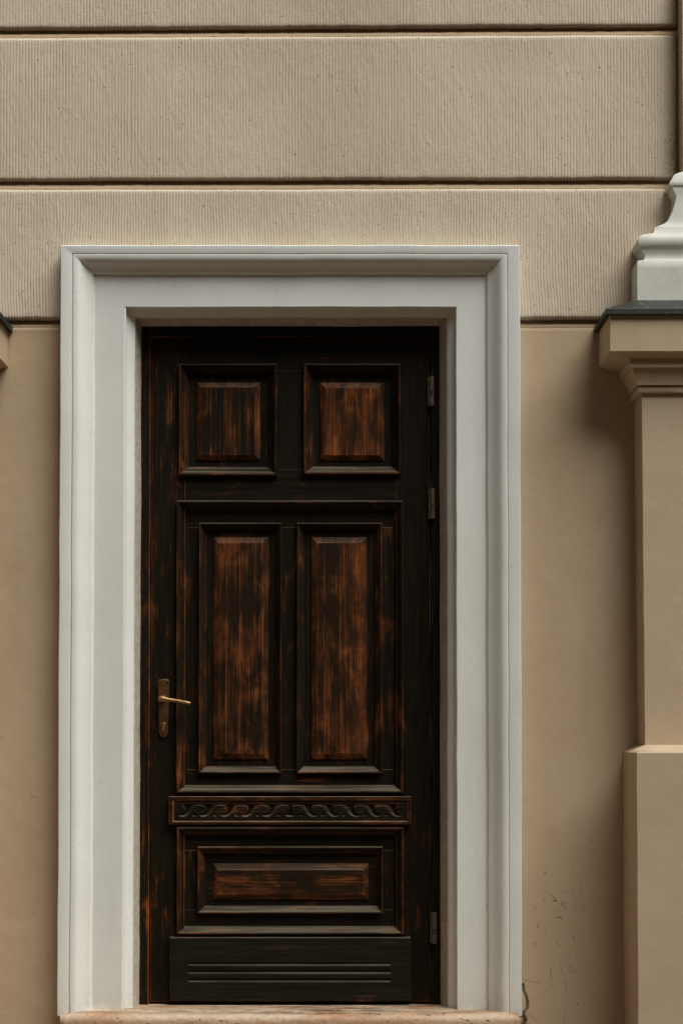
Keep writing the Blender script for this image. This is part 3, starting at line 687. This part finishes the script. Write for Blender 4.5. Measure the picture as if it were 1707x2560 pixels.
# carved band of running scrolls: relief cut into a plank
def carved():
    x0, x1, z0, z1, y = -0.5256,0.2111,1.0478,1.1329,0.0660
    nx, nz = 760, 92
    U_, V_ = np.meshgrid(np.linspace(52, 1513, nx), np.linspace(246, 77, nz))       # drawing units, v down
    Xg = x0 + (U_ - 52) / (1513 - 52) * (x1 - x0); Zg = z1 - (V_ - 77) / (246 - 77) * (z1 - z0)
    inn = np.minimum(np.minimum(U_ - 78, 1494 - U_), np.minimum(V_ - 97, 230 - V_))
    H = 0.0045 * np.clip(inn / 5.0, 0, 1)                                          # sunk field inside a raised rim
    groove = np.zeros_like(H); deep = np.zeros_like(H)
    Um = np.where(U_ < 785, 2 * 785 - U_, U_)                                       # the scrolls run out from the middle both ways
    def pl(ps, wd):
        d = np.full_like(H, 1e9)
        for a, b in zip(ps, ps[1:]): d = np.minimum(d, seg_dist(Um, V_, a, b))
        return np.clip(1 - (d - wd * 0.5) / 2.5, 0, 1)
    def poly(ps):
        inside = np.zeros(H.shape, bool); n = len(ps)
        for i in range(n):
            (ax, az), (bx, bz) = ps[i], ps[(i + 1) % n]
            c = (az > V_) != (bz > V_)
            with np.errstate(divide='ignore', invalid='ignore'):
                inside ^= c & (Um < (bx - ax) * (V_ - az) / (bz - az + 1e-12) + ax)
        d = np.full_like(H, 1e9)
        for i in range(n): d = np.minimum(d, seg_dist(Um, V_, ps[i], ps[(i + 1) % n]))
        return np.where(inside, np.clip(0.35 + d / 9.0, 0, 1), np.clip(0.35 - d / 6.0, 0, 1))
    for m in range(5):
        c = 862 + 127.3 * m
        deep = np.maximum(deep, poly([(c, 126), (c + 54, 126), (c + 50, 142), (c + 50, 158), (c + 58, 174), (c + 72, 184), (c + 88, 190), (c + 70, 197), (c + 50, 195), (c + 34, 183), (c + 20, 160), (c + 10, 140)]))
        groove = np.maximum(groove, pl([(c - 62, 133), (c - 45, 127), (c - 25, 127), (c - 8, 133), (c + 6, 147), (c + 20, 168), (c + 36, 186), (c + 56, 196), (c + 80, 194)], 2.5))
        groove = np.maximum(groove, pl([(c + 56, 172), (c + 50, 158), (c + 52, 142), (c + 62, 131)], 2.5))
        deep = np.maximum(deep, np.clip((9.5 - np.hypot(Um - (c - 7), V_ - 188)) / 4, 0, 1) * 0.8)
    deep = np.maximum(deep, poly([(780, 128), (788, 128), (794, 160), (802, 178), (815, 190), (800, 198), (770, 198)]))
    keep = np.clip(inn / 6.0, 0, 1)
    H = H + keep * (0.0060 * deep + 0.0015 * groove * (1 - deep))
    H = H + 0.0003 * vnoise(U_ * 0.02, V_ * 0.5, 5)
    rim = np.minimum(np.minimum(U_ - 52, 1513 - U_), np.minimum(V_ - 77, 246 - V_))
    H = H + 0.0025 * np.clip(1 - rim / 4.0, 0, 1) ** 2
    gy, gx = np.gradient(H)
    edge = np.clip(np.hypot(gx, gy) / 0.0012, 0, 1)
    Yg = y + H
    W_ = -0.05 + 0.8 * edge * (1 - deep) + 0.4 * np.clip(1 - np.abs(inn) / 6.0, 0, 1) - 0.8 * deep + 0.2 * (inn < 0)
    front = np.stack([Xg, Yg, Zg], -1)
    def shrink(A, y): B = A.copy(); B[..., 1] = y; return B
    allv = np.concatenate([shrink(front[:1], 0.09), front, shrink(front[-1:], 0.09)], 0)
    allv = np.concatenate([shrink(allv[:, :1], 0.09), allv, shrink(allv[:, -1:], 0.09)], 1)
    Wp = np.pad(W_, 1, mode='edge')
    return obj('carved_rail', allv, grid_faces(allv.shape[0], allv.shape[1]), 'wh', door, True, dict(wear=Wp), 'carved band of running scrolls across the door')
carved()

# kick board with three routed lines
def kick():
    x0, x1, z0, z1, y = -0.5219,0.2100,0.5108,0.7048,0.0660
    gx0, gx1 = -0.4642, 0.1505
    gz = [0.6250, 0.6008, 0.5754]
    xs = np.unique(np.concatenate([[x0, x0 + 0.0015], np.linspace(x0 + 0.003, x1 - 0.003, 60), [x1 - 0.0015, x1], [gx0 - 0.003, gx0, gx0 + 0.004, gx1 - 0.004, gx1, gx1 + 0.003]]))
    zl = [z0, z0 + 0.0015, z0 + 0.004, z1 - 0.005, z1 - 0.002, z1] + list(np.linspace(z0 + 0.01, z1 - 0.01, 12))
    for g in gz: zl += [g + d for d in (-0.0060, -0.0050, -0.0035, -0.001, 0.0012, 0.0032, 0.0045)]
    zs = np.unique(zl)
    Xg, Zg = np.meshgrid(xs, zs)
    H = np.zeros_like(Xg); Wg = np.full_like(Xg, -0.22)
    for g in gz:
        ing = np.clip(np.minimum(Xg - gx0, gx1 - Xg) / 0.004 + 0.2, 0, 1)
        H += 0.0036 * np.interp(Zg - g, [-0.006, -0.005, -0.001, 0.0032, 0.0045], [0, 0.12, 0.85, 1, 0]) * ing
        Wg += 0.75 * np.interp(Zg - g, [-0.0062, -0.0050, -0.0035], [0, 1, 0]) * ing
    b = np.minimum(np.minimum(Xg - x0, x1 - Xg), np.minimum(Zg - z0, z1 - Zg))
    H += 0.0018 * np.clip(1 - b / 0.0018, 0, 1); Wg += 0.6 * np.clip(1 - b / 0.003, 0, 1)
    front = np.stack([Xg, y + H, Zg], -1)
    def sh(A): B = A.copy(); B[..., 1] = 0.09; return B
    allv = np.concatenate([sh(front[:1]), front, sh(front[-1:])], 0)
    allv = np.concatenate([sh(allv[:, :1]), allv, sh(allv[:, -1:])], 1)
    o = obj('kick_board', allv, grid_faces(allv.shape[0], allv.shape[1])[:, ::-1], 'wk', door, False, dict(wear=np.pad(Wg, 1, mode='edge')), 'blackened kick board with three routed lines')
kick()

# ---- handle
def extrude_outline(pts2, y0, y1, b=0.0008):
    n = len(pts2); cx = sum(p[0] for p in pts2) / n; cz = sum(p[1] for p in pts2) / n
    def inset(d): return [(p[0] + (cx - p[0]) * d / max(1e-6, math.hypot(cx - p[0], cz - p[1])), p[1] + (cz - p[1]) * d / max(1e-6, math.hypot(cx - p[0], cz - p[1]))) for p in pts2]
    V = [(x, y1, z) for x, z in pts2] + [(x, y0 + b, z) for x, z in pts2] + [(x, y0, z) for x, z in inset(b)]
    F = [[k * n + i, k * n + (i + 1) % n, (k + 1) * n + (i + 1) % n, (k + 1) * n + i] for k in range(2) for i in range(n)]
    F.append([2 * n + i for i in range(n)])
    return V, F
def disc(cx, cz, r, y0, y1, n=20): return extrude_outline([(cx + r * math.cos(2 * math.pi * i / n), cz + r * math.sin(2 * math.pi * i / n)) for i in range(n)], y0, y1, r * 0.15)
hx, hz = -0.5435, 1.4302
pt, pb = 1.4926, 1.3129
wt, wb = 0.0172, 0.0137
outl = []
for i in range(11):
    t = math.pi * i / 10; outl.append((hx + wt * math.cos(t) * (1.0 if 0 < i < 10 else 1.0), pt - 0.008 + 0.0065 * math.sin(t) ** 0.6 if 0 < i < 10 else pt - 0.010))
for i in range(13):
    t = math.pi + math.pi * i / 12; outl.append((hx + wb * math.cos(t), pb + 0.0165 + 0.0165 * math.sin(t)))
V, F = extrude_outline(outl, 0.0785, 0.0865, 0.0022)
hd = obj('door_handle', V, F, 'bronze', door, auto=25, label='brown bronze lever handle on a long back plate'); fix_normals(hd)
for sx, sz in ((hx - 0.0105, pt - 0.0115), (hx + 0.0105, pt - 0.0115), (hx, pb + 0.0085)):
    V, F = disc(sx, sz, 0.0026, 0.0775, 0.08, 14); o = obj('screw', V, F, 'dark', hd, auto=30); fix_normals(o)
# lever: a neck out of the plate and a tapering grip, swept
def sweep(path, mat, name, parent, n=18, auto=40):
    V, F = [], []
    P = [Vector(p[0]) for p in path]
    for i, (c, rw, rh) in enumerate(path):
        tdir = (P[min(i + 1, len(P) - 1)] - P[max(i - 1, 0)]).normalized()
        up = Vector((0, 0, 1)); side = tdir.cross(up).normalized(); up = side.cross(tdir).normalized()
        for k in range(n):
            a = 2 * math.pi * k / n
            q = Vector(c) + side * (rw * math.cos(a)) + up * (rh * math.sin(a)); V.append(tuple(q))
    for i in range(len(path) - 1):
        for k in range(n): F.append([i * n + k, i * n + (k + 1) % n, (i + 1) * n + (k + 1) % n, (i + 1) * n + k])
    F.append(list(range(n))[::-1]); F.append([(len(path) - 1) * n + k for k in range(n)])
    o = obj(name, V, F, mat, parent, auto=auto); fix_normals(o); return o
V, F = disc(hx - 0.001, hz, 0.0098, 0.066, 0.081, 24); o = obj('rosette', V, F, 'lever', hd, auto=30); fix_normals(o)
yl = 0.0335
lp = [((hx - 0.0085, yl + 0.0010, hz + 0.0002), .004, .0030), ((hx - 0.0070, yl, hz + 0.0002), .0062, .0070), ((hx - 0.002, yl - 0.001, hz - 0.0002), .0075, .0092), ((hx + 0.004, yl - 0.001, hz - 0.0006), .0075, .0090), ((hx + 0.012, yl - 0.0005, hz - 0.0016), .0065, .0072),
      ((hx + 0.022, yl, hz - 0.0032), .0058, .0058), ((hx + 0.036, yl + 0.0005, hz - 0.0050), .0056, .0054), ((hx + 0.052, yl + 0.001, hz - 0.0075), .0058, .0054), ((hx + 0.068, yl + 0.002, hz - 0.0104), .0060, .0052), ((hx + 0.082, yl + 0.003, hz - 0.0132), .0060, .0048), ((hx + 0.0868, yl + 0.0034, hz - 0.0142), .0052, .0042)]
lp = [((c[0] - 0.001, c[1], c[2]), a, b) for c, a, b in lp]
sweep(lp, 'lever', 'lever', hd)
V, F = disc(hx - 0.001, hz, 0.0070, 0.034, 0.068, 20); o = obj('neck', V, F, 'lever', hd, auto=30); fix_normals(o)
kz = 1.3513
ol = [(hx + 0.0068 * math.cos(a), kz + 0.0068 * math.sin(a)) for a in [math.radians(d) for d in range(-55, 236, 15)]]
ol += [(hx - 0.0040, kz - 0.0180), (hx - 0.0028, kz - 0.0205), (hx, kz - 0.0215), (hx + 0.0028, kz - 0.0205), (hx + 0.0040, kz - 0.0180)]
V, F = extrude_outline(ol, 0.0745, 0.081, 0.0008); cyl = obj('lock_cylinder', V, F, 'key', hd, auto=30); fix_normals(cyl)

# ---- hinges: two barrels, a parting line and screw holes
def hinge3(cx, zt_, zb_, zs, r=0.0078):
    y = 0.074
    def barrel(za, zb2, sz):
        V, F = [], []
        n = 18; prof = [(za, 0.86), (za - 0.0010, 1.0), (zb2 + 0.0010, 1.0), (zb2, 0.9)]
        for z, k in prof:
            for i in range(n):
                a = 2 * math.pi * i / n; V.append((cx + r * k * math.cos(a), y + r * k * math.sin(a), z))
        for j in range(3):
            for i in range(n): F.append([j * n + i, j * n + (i + 1) % n, (j + 1) * n + (i + 1) % n, (j + 1) * n + i])
        F.append(list(range(n))); F.append([3 * n + i for i in range(n)])
        return V, F
    V, F = barrel(zt_, zs + 0.0006, 0)
    h = obj('hinge', V, F, 'brass', door, auto=30); fix_normals(h)
    V, F = barrel(zs - 0.0006, zb_, 0)
    o = obj('knuckle', V, F, 'brass', h, auto=30); fix_normals(o)
    for k in (0.0075, 0.0165):
        V, F = disc(cx, zs - k, 0.0028, y - r - 0.0006, y - r + 0.003, 12); o = obj('screw', V, F, 'dark', h, auto=30); fix_normals(o)
    V, F = box(cx - r * 1.5, cx - r * 0.4, y + 0.002, y + 0.012, zb_ + 0.002, zt_ - 0.002)
    obj('hinge_leaf', V, F, 'brass', h)
hinge3(0.2768, 2.4213, 2.3290, 2.3795)
hinge3(0.2788, 2.0758, 1.9826, 2.0316)
hinge3(0.2824, 0.7798, 0.6854, 0.7350)
# added dark sheet in place of the unlit room behind the gaps
V, F = box(-0.6349, 0.3140, 0.17, 0.19, 0.45, 2.6293)
obj('dark_backing_sheet', V, F, 'dark', fr)
